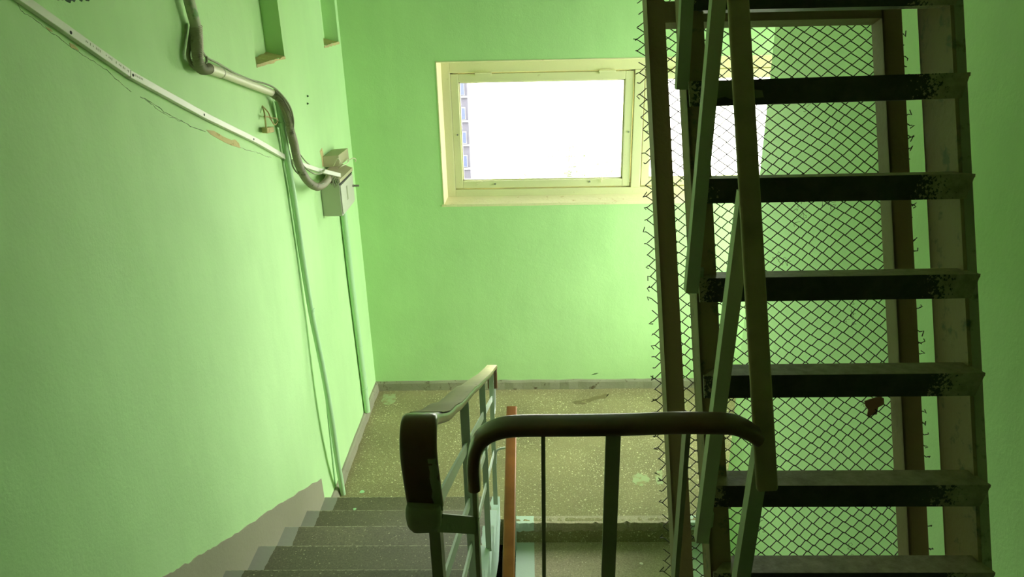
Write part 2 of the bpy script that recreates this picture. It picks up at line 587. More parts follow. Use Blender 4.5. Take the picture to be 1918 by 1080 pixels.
# skirting
mb = MB()
n = 40
def skirting(name, pts, nrm):
    """pts: along the wall foot"""
    q = MB()
    nx, ny = nrm
    vs, fs = [], []
    for (x, y) in pts:
        h = .068 + random.uniform(-.003, .003)
        t = .017 + random.uniform(-.002, .003)
        vs += [(x, y, -.002), (x + nx * t * 1.3, y + ny * t * 1.3, -.002), (x + nx * t, y + ny * t, h - .012), (x + nx * t * .55, y + ny * t * .55, h), (x, y, h + .002)]
    for i in range(len(pts) - 1):
        for j in range(4):
            fs.append((i * 5 + j, i * 5 + j + 1, i * 5 + 6 + j, i * 5 + 5 + j))
    k = (len(pts) - 1) * 5
    fs += [(4, 3, 2, 1, 0), tuple(range(k, k + 5))]
    q.add(vs, fs)
    return struct(q.build(name, MAT['skirting']))
skirting('baseboard_back', [(XL + (2.25 - XL) * i / 50, YB) for i in range(51)], (0, -1))
skirting('baseboard_left', [(XL, YE + (YB - YE) * i / 24) for i in range(25)], (1, 0))
skirting('baseboard_alcove', [(1.06 + 1.19 * i / 12, 3.37) for i in range(13)], (0, 1))

# grey painted band beside the steps
band = [(3.345, .0), (3.333, .290), (2.779, .569), (2.426, .742), (2.189, .858), (2.021, .943), (1.872, 1.020), (1.766, 1.078), (1.4, 1.262), (.945, 1.49), (.945, 1.2), (1.4, .9), (2.2, .45), (3.0, .05)]
bandr = []
for i, (y, z) in enumerate(band):
    bandr.append((y, z))
    if 1 <= i < 9:
        y2, z2 = band[i + 1]
        for k in range(1, 8):
            t = k / 8
            bandr.append((y + (y2 - y) * t, z + (z2 - z) * t + random.uniform(-.006, .006)))
q = MB()
q.prism([(XL - .001, y, z) for y, z in bandr], (.004, 0, 0))
struct(q.build('trim_1', MAT['band']))

# ------------------------------------------------------------------ window
# reveals (cream), splayed a little
FY = 4.915
FX0, FX1, FZ0, FZ1 = -.552, 2.005, 1.442, 2.318
win = bpy.data.objects.new('window_1', None)
col.objects.link(win)
win.location = ((FX0 + FX1) / 2, FY, FZ0)
struct(win)
def reveal(p, d):
    MB().prism(p, d).build('reveal', MAT['reveal'], win)
e = .002
reveal([(WX0 - e, YB - e, WZ0 - e), (WX0 + .004, YB - e, WZ0), (FX0 + .006, 4.99, FZ0), (WX0 - .001, 4.99, WZ0)], (0, 0, .93))
reveal([(WX1 + e, YB - e, WZ0 - e), (WX1 - .004, YB - e, WZ0), (FX1 - .006, 4.99, FZ0), (WX1 + .001, 4.99, WZ0)], (0, 0, .93))
reveal([(WX0 - .012, YB - .004, WZ0 - .012), (WX0 - .012, YB - .004, WZ0 + .004), (WX0, FY + .02, FZ0 + .002), (WX0, FY + .02, WZ0 - .012)], (WX1 - WX0 + .024, 0, 0))
reveal([(WX0, YB - e, WZ1 + e), (WX0, YB - e, WZ1 - .004), (WX0, FY + .02, FZ1), (WX0, FY + .02, WZ1 + e)], (WX1 - WX0, 0, 0))

wf = MAT['window_frame']
# outer frame members
MB().box(WX0, -.503, FY, FY + .09, FZ0 - .02, FZ1 + .02).build('frame_jamb', wf, win, bevel=.003)
MB().box(1.935, WX1, FY, FY + .09, FZ0 - .02, FZ1 + .02).build('frame_jamb', wf, win, bevel=.003)
MB().box(-.503, 1.935, FY, FY + .09, 2.256, FZ1 + .02).build('frame_head', wf, win, bevel=.003)
MB().box(-.503, 1.935, FY, FY + .09, FZ0 - .02, 1.487).build('frame_sill', wf, win, bevel=.003)
MB().box(.687, .749, FY - .004, FY + .09, 1.487, 2.256).build('mullion', wf, win, bevel=.003)
# stops behind the sashes close the gaps around them
for q_ in ((-.51, .69, 2.236, 2.262), (.745, 1.94, 2.236, 2.262), (-.51, .69, 1.48, 1.507), (.745, 1.94, 1.48, 1.507)):
    MB().box(q_[0], q_[1], FY + .055, FY + .085, q_[2], q_[3]).build('stop', wf, win)
for x_ in (-.508, .669, .745, 1.922):
    MB().box(x_, x_ + .022, FY + .055, FY + .085, 1.48, 2.262).build('stop', wf, win)

def sash(x0, x1):
    z0, z1 = 1.495, 2.248
    a = bpy.data.objects.new('sash', None)
    col.objects.link(a)
    a.parent = win
    a.location = Vector(((x0 + x1) / 2, FY, z0)) - win.location
    y0, y1 = FY + .004, FY + .05
    s = .051
    MB().box(x0, x0 + s, y0, y1, z0, z1).build('stile', wf, a, bevel=.003)
    MB().box(x1 - s, x1, y0, y1, z0, z1).build('stile', wf, a, bevel=.003)
    MB().box(x0 + s, x1 - s, y0 + .001, y1, z1 - s, z1).build('rail', wf, a, bevel=.003)
    MB().box(x0 + s, x1 - s, y0 + .001, y1, z0, z0 + s).build('rail', wf, a, bevel=.003)
    MB().box(x0 + s - .004, x1 - s + .004, y1 - .022, y1 - .018, z0 + s - .004, z1 - s + .004).build('pane', MAT['glass'], a)
    # glazing bead
    mb = MB()
    for q_ in ((x0 + s, x0 + s + .008, z0 + s, z1 - s), (x1 - s - .008, x1 - s, z0 + s, z1 - s), (x0 + s, x1 - s, z0 + s, z0 + s + .008), (x0 + s, x1 - s, z1 - s - .008, z1 - s)):
        mb.box(q_[0], q_[1], y1 - .03, y1 - .012, q_[2], q_[3])
    mb.build('glazing_bead', wf, a)
    for hx in (x0 + .165, x1 - .22):
        MB().box(hx, hx + .1, FY - .008, FY + .012, z1 - .014, z1 + .013).tube([(hx - .004, FY - .006, z1 + .004), (hx + .104, FY - .006, z1 + .004)], .006, 8).build('hinge', wf, a)
    for (px, pz) in ((x0 + .03, 1.86), (x1 - .02, 1.86), (x0 + .27, z0 + .028), (x1 - .27, z0 + .034)):
        MB().tube([(px, FY + .006, pz), (px, FY - .001, pz)], .006, 8).build('screw', MAT['steel'], a)
    # little bent nails that held the glazing
    for (px, dx, dz) in ((x0 + .15, .035, .022), (x1 - .19, -.002, .05)):
        MB().tube([(px, FY - .002, z0 + .03), (px + dx, FY - .012, z0 + .03 + dz)], [.004, .002], 6).build('nail', MAT['window_frame'], a)
sash(-.502, .679)
sash(.755, 1.934)

# side window of the alcove, out of sight round the corner
win2 = bpy.data.objects.new('window_2', None)
col.objects.link(win2)
win2.location = (2.36, (AY0 + AY1) / 2, AZ0)
struct(win2)
def fbox(y0, y1, z0, z1, name='frame_member'):
    MB().box(2.34, 2.40, y0, y1, z0, z1).build(name, wf, win2, bevel=.003)
fbox(AY0, AY0 + .05, AZ0, AZ1)
fbox(AY1 - .05, AY1, AZ0, AZ1)
fbox(AY0 + .05, AY1 - .05, AZ0, AZ0 + .05)
fbox(AY0 + .05, AY1 - .05, AZ1 - .05, AZ1)
fbox(4.18, 4.22, AZ0 + .05, AZ1 - .05, 'mullion')
for y0, y1 in ((AY0 + .05, 4.18), (4.22, AY1 - .05)):
    MB().box(2.368, 2.372, y0, y1, AZ0 + .05, AZ1 - .05).build('pane', MAT['glass'], win2)

# ------------------------------------------------------------------ stairs
up_f = thing('stair_flight', (-.67, YE, 0), 'concrete stair flight with worn terrazzo treads down along the left wall', 'stairs')
RX = -.185
for k in range(1, 10):
    y1 = YE - .3 * (k - 1)
    z1 = .15 * k
    y0 = y1 - .3
    q = MB()
    d = .012
    # riser at y1 (facing the back wall), tread from y1 back to y0, sloped underside
    poly = [(y1, z1 - .15), (y1 + .0, z1 - .022), (y1 + d, z1 - .015), (y1 + d, z1 - .004), (y1 + d - .004, z1), (y0 - .0, z1), (y0, z1 - .17), (y1, z1 - .32)]
    if k == 1:
        poly[-1] = (y1, z1 - .16)
        poly[-2] = (y0, z1 - .17)
    q.prism([(XL + .001, y, z) for y, z in poly], (RX - XL - .001, 0, 0))
    q.build('step', MAT['step'], up_f, origin=(-.67, (y0 + y1) / 2, z1))
lo_f = thing('stair_flight', (.48, YF, -.15), 'concrete stair flight dropping behind the wire screen below the half landing', 'stairs')
for k in range(1, 10):
    y1 = YF + .05 - .3 * (k - 1)
    z1 = -.15 * k
    y0 = y1 - .3 - .05
    q = MB()
    poly = [(y1, z1), (y0, z1), (y0, z1 - .022), (y0 + .045, z1 - .15), (y1, z1 - .15 + (.0 if k < 9 else 0))]
    q.prism([(-.1, y, z) for y, z in poly], (XR + .099, 0, 0))
    q.build('step', MAT['lower_step'], lo_f, origin=(.48, (y0 + y1) / 2, z1))
# upper landing lip
lip = MB().box(XL + .001, XR - .001, YU - .3, YU - .3 + .0, ZU - .2, ZU)
struct(MB().box(RX, XR, YU - .3, YU, ZU - .2, ZU).build('floor_edge', MAT['step']))

# ------------------------------------------------------------------ railing of the upper flight
def N(y): return 1.35 - .5 * (y - .945)
def RXY(y): return -.160 - .0185 * (y - .945)
rail = thing('stair_railing', (-.18, 2.1, N(2.1)), 'green iron stair railing with brown handrail beside the left flight', 'railing')
HP = rrect(.052, .018, .007)
pts = [(RXY(.86) + .004, .862, 2.066), (RXY(.86) + .002, .860, 2.11), (RXY(.86), .862, 2.150), (RXY(.87), .872, 2.178), (RXY(.9), .895, 2.186), (RXY(.93), .93, 2.168)]
for i in range(1, 25):
    y = .945 + (3.33 - .945) * i / 24
    w = .010 * math.sin(i * 1.1) * (.5 + .5 * math.sin(i * .37))
    pts.append((RXY(y) + w * .5, y, N(y) + .797 + w * .8 + (.01 if i > 20 else 0)))
pts += [(RXY(3.36), 3.362, N(3.36) + .792), (RXY(3.37), 3.375, N(3.36) + .765), (RXY(3.37), 3.376, N(3.36) + .68)]
sp = smooth_path(pts, 4)
q = MB()
q.sweep(HP, sp, (1, 0, 0), True)
q.build('handrail', MAT['rail_brown'], rail)
# paler green top of the handrail: a thin strip laid on the upper face
q = MB()
top = [p for p in sp if .945 < p.y < 3.34]
q.sweep([(-.0255, .0086), (.0255, .0086), (.024, .0099), (-.024, .0099)], top, (1, 0, 0), True)
tp = q.build('handrail_top', painted('pale_green_rail_top', rgb(198, 192, 144), .12, .8, 60, .3, .003, spec=.2, dirt=rgb(96, 64, 60), dirt_at=.64), rail)
q = MB()
q.sweep([(.013, .0089), (.0262, .0089), (.0262, .0096), (.015, .0096)], [sp[i] + Vector((.0012 * math.sin(i * 2.3), 0, 0)) for i in range(0, 9)], (1, 0, 0), True, [1.0, .96, 1.01, .95, 1.0, .94, 1.0, .93, .96])
q.build('chipped_edge', MAT['bracket_green'], rail)
gm = MAT['green_metal']
for y in (1.63, 2.44, 3.25):
    MB().bar((RXY(y), y, N(y) - .02), (RXY(y), y, N(y) + .79), (1, 0, 0), .023, .007).build('baluster', gm, rail)
for h in (.635, .46, .31):
    a = (RXY(.9) + .0, .9, N(.9) + h)
    b_ = (RXY(3.25), 3.25, N(3.25) + h)
    MB().bar(a, b_, (1, 0, 0), .005, .028).build('rail', gm, rail)
MB().bar((-.143, .868, 1.34), (-.143, .868, 2.035), (1, 0, 0), .016, .03).build('newel_post', MAT['bracket_green'], rail)
q = MB()
q.sweep(rrect(.046, .036, .01), smooth_path([(-.155, .857, 2.078), (-.156, .856, 2.06), (-.155, .857, 2.035)], 4), (1, 0, 0), True, [1.0, 1.06, 1.1, 1.1, 1.12, 1.1, 1.08, 1.0, .86])
q.build('bracket', MAT['bracket_green'], rail)
MB().bar((-.135, .850, 2.046), (-.0905, .930, 1.974), (0, 0, 1), .026, .006).build('tie_bar', MAT['bracket_green'], rail)
q = MB()
q.sweep([(-.011, -.003), (.011, -.003), (.011, .003), (-.011, .003)], smooth_path([(RXY(3.35) + .004, 3.372, N(3.36) + .69), (RXY(3.35) + .004, 3.37, N(3.36) + .60), (RXY(3.35) + .002, 3.355, N(3.36) + .565), (RXY(3.35), 3.32, N(3.36) + .555)], 4), (1, 0, 0), True)
q.build('end_strap', gm, rail)
MB().tube(smooth_path([(RXY(3.25) + .008, 3.25, .44), (RXY(3.25) + .01, 3.252, .50), (RXY(3.25) + .025, 3.255, .525), (-.12, 3.27, .525), (-.10, 3.28, .50)], 4), .006, 8).build('link_rod', gm, rail)

# ------------------------------------------------------------------ handrail of the lower flight
low = thing('stair_railing', (-.11, 2.4, -.4), 'orange brown handrail sloping down from the half landing over the stair well', 'railing')
q = MB()
def LR(y): return (-.106 - .0075 * (3.297 - y), y, .725 - .44 * (3.297 - y))
q.sweep(rrect(.054, .03, .008), [LR(3.32), LR(3.0), LR(2.5), LR(1.8), LR(1.0)], (1, 0, 0), True)
q.build('handrail', MAT['rail_orange'], low, bevel=0)
for y in (3.27, 2.45, 1.65):
    x = LR(y)[0]
    zb = -.5 * (3.31 - y) - .17
    MB().bar((x, y, zb), (x, y, LR(y)[2] - .012), (1, 0, 0), .023, .007).build('baluster', gm, low)
for h in (.17, .34):
    a, b_ = LR(3.27), LR(1.0)
    MB().bar((a[0], a[1], a[2] - h), (b_[0], b_[1], b_[2] - h), (1, 0, 0), .006, .028).build('rail', gm, low)

# ------------------------------------------------------------------ guard rail along the landing edge
guard = thing('guard_rail', (.1, .94, ZU), 'short level guard rail with dark brown handrail across the landing edge', 'railing')
pts = [(-.0895, .938, 2.045), (-.0895, .938, 2.085), (-.085, .938, 2.112), (-.072, .938, 2.133), (-.048, .938, 2.146), (-.015, .938, 2.150), (.06, .938, 2.150), (.15, .938, 2.151), (.21, .938, 2.153), (.26, .938, 2.152), (.293, .938, 2.150), (.315, .938, 2.141), (.333, .938, 2.128)]
q = MB()
q.sweep(rrect(.043, .019, .008), smooth_path(pts, 4), (0, 1, 0), True)
q.build('handrail', MAT['rail_brown'], guard)
dk = MAT['bracket_green']
MB().bar((-.0895, .938, ZU - .1), (-.0895, .938, 2.05), (1, 0, 0), .007, .025).build('post', dk, guard)
MB().bar((.016, .938, ZU - .1), (.016, .938, 2.142), (1, 0, 0), .006, .02).build('baluster', dk, guard)
MB().bar((.120, .938, ZU - .1), (.120, .938, 2.142), (1, 0, 0), .022, .007).build('baluster', dk, guard)
MB().bar((.228, .938, ZU - .1), (.228, .938, 2.142), (1, 0, 0), .007, .026).build('baluster', dk, guard)

# ------------------------------------------------------------------ roof ladder
EU = Vector((-.0378, .3752, .9262)).normalized()
FW = fwd.copy()
EXL = Vector((1, 0, 0))
LC = Vector((.5865, 1.142, 1.884))
def LP(s, t, d): return LC + EXL * s + EU * t + FW * d
ladder = thing('roof_ladder', LP(0, -.575, .03), 'steep brown steel ladder with black treads rising towards the roof hatch', 'ladder')
T0, T1 = -.574, 1.75
def lbox(q, s0, s1, t0, t1, d0, d1):
    return q.hexa([LP(s0, t0, d0), LP(s1, t0, d0), LP(s1, t0, d1), LP(s0, t0, d1), LP(s0, t1, d0), LP(s1, t1, d0), LP(s1, t1, d1), LP(s0, t1, d1)])
q = MB()
lbox(q, -.256, -.217, T0, T1, .03, .036)
lbox(q, -.256, -.250, T0, T1, .03, .088)
lbox(q, -.256, -.226, T0, T1, .082, .088)
q.build('stringer', MAT['stringer'], ladder)
q = MB()
lbox(q, .246, .253, T0, T1, .03, .140)
lbox(q, .246, .275, T0, T1, .134, .140)
q.build('stringer', MAT['stringer'], ladder)

lbox(MB(), .2535, .271, T0, T1, .03, .037).build('stringer_flange', MAT['flange'], ladder)

def tread_mesh(seed):
    """local: x along the tread, y away, z up; front top edge at the origin"""
    R_ = random.Random(seed)
    q = MB()
    L, Rr, h, th = -.2585, .2585, .0455, .006
    dp = .052
    # front plate with the right end cut back
    q.hexa([(L + .004, 0, -h), (Rr - .012, 0, -h), (Rr - .012, th, -h), (L + .004, th, -h), (L, 0, 0), (Rr, 0, 0), (Rr, th, 0), (L, th, 0)])
    # top plate narrowing behind the stringers
    q.hexa([(L, .0005, -th), (Rr, .0005, -th), (.246, dp, -th), (-.216, dp, -th), (L, .0005, .0005), (Rr, .0005, .0005), (.246, dp, .0005), (-.216, dp, .0005)])
    # bottom flange
    q.hexa([(L + .03, th, -h), (Rr - .03, th, -h), (.244, dp, -h), (-.214, dp, -h), (L + .03, th, -h + th), (Rr - .03, th, -h + th), (.244, dp, -h + th), (-.214, dp, -h + th)])
    return q
tq = tread_mesh(1)
tilts = {0: (8, 0.0), 1: (9.5, -.9), 2: (8, -.2), 3: (8, -.25), 4: (5, -.05), 5: (4, .2), 6: (6, .2), 7: (6, 0), 8: (6, 0)}
proto = None
for i, t in enumerate((.935, .758, .573, .388, .206, 0, -.162, -.35, -.5, 1.12, 1.31, 1.50, 1.68)):
    if proto is None:
        o = proto = tq.build('tread', MAT['tread'], ladder)
    else:
        o = proto.copy()
        col.objects.link(o)
        o.parent = ladder
    tl, rz = tilts.get(i, (8, 0))
    o.location = LP(0, t, 0) - ladder.location
    o.rotation_euler = (math.radians(-tl), math.radians(rz * .8), 0)
# blot of olive paint on one tread
q = MB()
p0 = LP(-.2, .758, -.0015)
bl = [(-.012, -.002), (.03, -.004), (.05, -.018), (.078, -.022), (.082, -.034), (.052, -.036), (.03, -.04), (.01, -.032), (-.012, -.036)]
q.prism([p0 + Vector((x, z * .168, z)) for x, z in bl], (0, .001, 0))
q.build('paint_blot', MAT['patch_paint'], ladder)

# handrail of the ladder: wide flat strip on square balusters
HR1 = Vector((.355, .930, 2.037))
HRd = Vector((-.035, .278, .690)).normalized()
q = MB()
q.sweep(rrect(.0325, .010, .004), [HR1 + HRd * k for k in (-.0, .004, .3, .6, 1.0, 1.4)], (1, 0, 0), True, [.88, 1, 1, 1, 1, 1])
q.build('handrail', MAT['rail_olive'], ladder)
def hr_at(y): return HR1 + HRd * ((y - HR1.y) / HRd.y)
for (x, y, z0) in ((.293, 1.455, 2.566), (.298, 1.277, 2.222), (.311, 1.103, 1.795), (.328, .955, 1.40)):
    t = hr_at(y + .008)
    q = MB()
    q.sweep([(-.0115, -.0115), (.0115, -.0115), (.0115, .0115), (-.0115, .0115)], [(x, y, z0), (t.x + .001, y + .012, t.z - .032)], (1, 0, 0))
    q.build('baluster', MAT['ladder_green'], ladder)
    # weld lug joining the foot to the stringer
    if z0 > 1.7:
        q = MB()
        q.hexa([(x - .006, y, z0), (x + .03, y + .035, z0), (x + .03, y + .05, z0), (x - .006, y + .012, z0), (x - .006, y, z0 + .03), (x + .03, y + .035, z0 + .03), (x + .03, y + .05, z0 + .03), (x - .006, y + .012, z0 + .03)])
        q.build('weld_lug', MAT['ladder_green'], ladder)

# ------------------------------------------------------------------ wire mesh screen behind the ladder
scr = thing('mesh_screen', LP(-.275, -.74, .18), 'chain link wire screen in a brown angle iron frame behind the ladder', 'screen')
B0, B1 = -.58, 1.3
def angle_post(s0, s1):
    q = MB()
    lbox(q, s0, s1, B0, B1, .18, .185)
    lbox(q, s0, s0 + .005, B0, B1, .18, .226)
    return q
angle_post(-.293, -.256).build('post', MAT['mesh_frame'], scr)
angle_post(.195, .236).build('post', MAT['mesh_frame'], scr)
q = MB()
lbox(q, -.256, .195, .93, .975, .182, .187)
lbox(q, -.256, .195, .93, .935, .187, .222)
q.build('crossbar', MAT['mesh_frame'], scr)
q = MB()
lbox(q, -.256, .195, -.56, -.52, .182, .187)
q.build('crossbar', MAT['mesh_frame'], scr)

PW, PH, DM = .0327, .01235, .231     # diamond width, row pitch, depth of the wire plane
q = MB()
rows = int((1.28 - B0) / PH)
rw = .0011
R_ = random.Random(5)
s_start = -.306
ncol = 34
def wob(s, t):
    return (.0022 * math.sin(s * 31 + t * 17) + .0015 * math.sin(t * 43 - s * 11), .0022 * math.sin(s * 23 - t * 29))
for r in range(rows):
    t0 = B0 + r * PH
    zt = t0
    pts = []
    k0 = 0
    k1 = ncol + R_.choice((0, 0, 1, 1))
    for k in range(k0, k1 + 1):
        s = s_start + k * PW / 2
        hi = (k + r) % 2
        amp = PH / 2 + .0007
        skew = -.10 * s * 0
        t = zt + (amp if hi else -amp) + .02 * s
        ds, dt = wob(s, zt)
        d = DM + (.0018 if hi else -.0018)
        # short flat twist at each knuckle
        pts.append(LP(s - .0011 + ds, t + dt + (-.0006 if hi else .0006), d))
        pts.append(LP(s + .0011 + ds, t + dt + (-.0012 if hi else .0012), d))
    # ragged hooked ends
    if R_.random() < .75:
        e = pts[0]
        pts = [e + Vector((R_.uniform(-.004, .003), 0, R_.uniform(-.012, .012))), e + Vector((-R_.uniform(.003, .008), 0, R_.uniform(-.006, .006)))] + pts
    pts = pts[R_.choice((0, 1, 2, 3, 4)):]
    if R_.random() < .7:
        e = pts[-1]
        pts = pts + [e + Vector((R_.uniform(.003, .008), 0, R_.uniform(-.006, .006))), e + Vector((R_.uniform(-.002, .006), 0, R_.uniform(-.012, .012)))]
    q.tube(pts, rw, 5)
wire = q.build('chain_link_wire', MAT['wire'], scr)
wire['kind'] = 'stuff'
# fluff and cobweb caught in the wire
q = MB()
for (s, t, n_) in ((-.063, .585, 16), (-.02, .435, 8), (.03, .53, 8), (.09, .55, 8), (.12, .31, 7), (-.11, .19, 6), (.15, .12, 6), (-.1, -.15, 6), (.1, -.2, 6), (.06, .78, 7)):
    for k in range(n_):
        a = LP(s + R_.gauss(0, .008), t + R_.gauss(0, .010), DM + R_.uniform(-.003, .003))
        p = [a]
        for j in range(4):
            p.append(p[-1] + Vector((R_.gauss(0, .004), R_.gauss(0, .002), R_.gauss(-.0015, .004))))
        q.tube(p, .0004, 3)
o = q.build('caught_fluff', MAT['wire'], scr)
o['kind'] = 'stuff'

# scrap caught in the mesh
c0 = LP(.155, .108, .226)
q = MB()
sh = [(-.016, .014), (-.004, .019), (.012, .021), (.019, .018), (.021, .006), (.013, -.003), (.013, -.018), (.004, -.018), (-.002, -.024), (-.007, -.017), (-.007, -.004), (-.013, .004)]
q.prism([c0 + Vector((x * 1.2, .004 * math.sin(x * 150), z * 1.15)) for x, z in sh], (0, .002, 0))
scrap = q.build('torn_scrap', MAT['scrap'], origin=c0)
tag(scrap, 'small torn brown scrap caught in the wire mesh', 'scrap')

# ------------------------------------------------------------------ cables and pipes on the left wall
trunk = thing('cable_trunking', (-1.15, 2.6, 2.37), 'white plastic cable trunking running diagonally down the left wall', 'trunking')
TP = [(-.011, -.008), (.011, -.008), (.011, .008), (-.011, .008)]
def trunk_seg(pts):
    q = MB()
    q.sweep([(-.008, -.011), (.008, -.011), (.008, .011), (-.008, .011)], pts, (1, 0, 0))
    return q.build('trunking_length', MAT['trunking'], trunk, bevel=.0015)
tx = XL + .010
trunk_seg([(tx, 1.5, 2.897), (tx, 1.746, 2.772), (tx, 1.94, 2.672), (tx, 2.178, 2.549)])
trunk_seg([(tx, 2.182, 2.546), (tx, 2.420, 2.447), (tx, 2.648, 2.352), (tx, 3.091, 2.182), (tx, 3.47, 2.022)])
trunk_seg([(-1.15, 3.535, 1.996), (-1.122, 3.843, 1.883), (-1.055, 4.027, 1.809)])
for p in [(tx + .008, 1.932, 2.668), (tx + .008, 2.191, 2.538), (tx + .008, 2.621, 2.358), (tx + .008, 3.056, 2.19), (-1.138, 3.581, 1.978)]:
    MB().tube([(p[0] - .002, p[1], p[2] + .004), (p[0] + .001, p[1], p[2] + .004)], .0045, 8).build('screw', MAT['black'], trunk)
q = MB()
R_ = random.Random(3)
def printing(a, b_):
    a, b_ = Vector(a), Vector(b_)
    L = (b_ - a).length
    d = (b_ - a).normalized()
    n_ = Vector((1, 0, 0)).cross(d).normalized()
    x = 0
    while x < L:
        w = R_.uniform(.003, .006)
        if R_.random() < .78:
            h = R_.uniform(.0018, .0034)
            c = a + d * x
            q.prism([c - n_ * h, c + d * w * .7 - n_ * h, c + d * w * .7 + n_ * h, c + n_ * h], (.0003, 0, 0))
        x += w + .0022
printing((tx + .0081, 1.99, 2.648), (tx + .0081, 2.172, 2.554))
printing((tx + .0081, 2.20, 2.541), (tx + .0081, 2.24, 2.525))
q.build('printed_marking', MAT['cable'], trunk)['kind'] = 'stuff'

tall = thing('conduit_pipe', (-1.125, 3.575, 0), 'tall thin green painted conduit bowing off the left wall to the floor', 'pipe')
pp = smooth_path([(-1.138, 3.412, 2.3), (-1.138, 3.422, 2.212), (-1.138, 3.432, 2.049), (-1.138, 3.447, 1.839), (-1.138, 3.456, 1.535), (-1.128, 3.452, 1.219), (-1.105, 3.441, .921), (-1.095, 3.446, .625), (-1.105, 3.490, .291), (-1.125, 3.575, .0)], 6)
MB().tube(pp, .0155, 12).build('pipe', MAT['pipe'], tall)
MB().tube([(-1.138, 3.423, 2.203), (-1.138, 3.424, 2.183)], .021, 12).build('clip', MAT['pipe'], tall)
MB().tube([(-1.128, 3.453, 1.25), (-1.127, 3.452, 1.235)], .0175, 12).build('clip', MAT['pipe'], tall)
MB().tube([(-1.1555, 3.60, .75), (-1.1555, 3.585, .5), (-1.1555, 3.565, .25), (-1.1555, 3.55, .075)], .005, 6).build('wall_strip', MAT['pipe'], tall)

short = thing('conduit_pipe', (-1.138, 4.39, .07), 'short thick green conduit between the meter box and the skirting', 'pipe')
MB().tube([(-1.137, 4.336, 1.6), (-1.137, 4.338, 1.08), (-1.137, 4.365, .573), (-1.137, 4.388, .066)], .02, 12).build('pipe', MAT['pipe'], short)
MB().tube([(-1.137, 4.3785, .26), (-1.137, 4.3795, .245)], .0235, 12).build('coupling', MAT['pipe'], short)
MB().tube([(-1.137, 4.3645, .582), (-1.137, 4.3652, .565)], .0215, 12).build('coupling', MAT['pipe'], short)

upc = thing('conduit_pipe', (-1.125, 2.646, 2.641), 'upright grey green conduit entering at the top edge of the frame', 'pipe')
MB().tube([(-1.128, 2.60, 3.4), (-1.127, 2.616, 2.787), (-1.127, 2.623, 2.738), (-1.127, 2.646, 2.641)], .0185, 12).build('pipe', MAT['grey_conduit'], upc)

def corrugated(name_pts, r, pitch_=.0062):
    P = resample(smooth_path(name_pts, 8), pitch_ / 3)
    rs = [r * (1.0 if (i % 3) == 0 else (.92 if (i % 3) == 1 else .77)) for i in range(len(P))]
    return MB().tube(P, rs, 12, True)
ha = corrugated([(-1.127, 2.646, 2.655), (-1.124, 2.625, 2.611), (-1.118, 2.597, 2.57), (-1.118, 2.592, 2.538), (-1.122, 2.622, 2.518), (-1.13, 2.695, 2.511)], .0205).build('corrugated_hose', MAT['hose'])
tag(ha, 'short grey corrugated hose joining the upright conduit to the sloping one', 'hose')
diag = thing('conduit_pipe', (-1.133, 3.0, 2.433), 'pale sloping plastic conduit between two corrugated hoses on the left wall', 'pipe')
dp = [(-1.134, 2.69, 2.513), (-1.134, 2.768, 2.495), (-1.134, 3.002, 2.433), (-1.134, 3.342, 2.344)]
MB().tube(dp, .0165, 12).build('pipe', MAT['pale_conduit'], diag)
MB().tube([(-1.134, 2.70, 2.511), (-1.134, 2.80, 2.4865)], .0195, 12).build('sleeve', MAT['pale_conduit'], diag)
MB().tube([(-1.134, 2.800, 2.4865), (-1.134, 2.806, 2.485)], .0205, 12).build('joint_ring', MAT['hose'], diag)
MB().tube([(-1.134, 3.342, 2.344), (-1.134, 3.349, 2.342)], .0145, 12).build('dark_bore', MAT['black'], diag)
hb = corrugated([(-1.13, 3.335, 2.345), (-1.112, 3.360, 2.319), (-1.102, 3.386, 2.275), (-1.10, 3.413, 2.213), (-1.10, 3.416, 2.165), (-1.10, 3.444, 2.096), (-1.10, 3.458, 2.03), (-1.095, 3.480, 1.967), (-1.09, 3.538, 1.902), (-1.08, 3.615, 1.852), (-1.08, 3.716, 1.826), (-1.09, 3.882, 1.812), (-1.11, 4.02, 1.808)], .0205).build('corrugated_hose', MAT['hose'])
tag(hb, 'long grey corrugated hose curving down to the metal meter box', 'hose')

def cable(pts, label, r=.004, group=None):
    o = MB().tube(smooth_path(pts, 5), r, 6).build('cable', MAT['cable'])
    tag(o, label, 'cable', group)
    return o
cable([(-1.13, 2.635, 2.635), (-1.125, 2.645, 2.588), (-1.13, 2.694, 2.55), (-1.135, 2.794, 2.521), (-1.142, 2.896, 2.490), (-1.14, 2.968, 2.465), (-1.14, 3.12, 2.425), (-1.11, 3.247, 2.388), (-1.095, 3.326, 2.345), (-1.075, 3.375, 2.28), (-1.078, 3.41, 2.212), (-1.09, 3.41, 2.15)], 'thin grey cable looping above the pale sloping conduit', .0042)
cable([(-1.128, 2.690, 2.552), (-1.12, 2.664, 2.536), (-1.118, 2.628, 2.525)], 'tiny cable branch beside the short corrugated hose', .0042)
cable([(-1.13, 3.47, 2.10), (-1.142, 3.58, 2.085), (-1.145, 3.64, 2.02), (-1.14, 3.72, 1.955), (-1.13, 3.76, 1.925)], 'thin cable branching right from the long hose above the trunking', .003)
cable([(-1.13, 3.44, 2.2), (-1.13, 3.44, 2.112), (-1.13, 3.455, 2.044), (-1.125, 3.475, 1.97), (-1.10, 3.551, 1.904), (-1.075, 3.62, 1.856), (-1.06, 3.72, 1.84)], 'pale cable running along the inside of the long corrugated hose', .0035)
cable([(-1.115, 3.55, 1.99), (-1.10, 3.59, 1.945), (-1.085, 3.66, 1.905), (-1.085, 3.78, 1.878), (-1.10, 3.92, 1.87)], 'sagging grey cable below the broken end of the trunking', .0035)
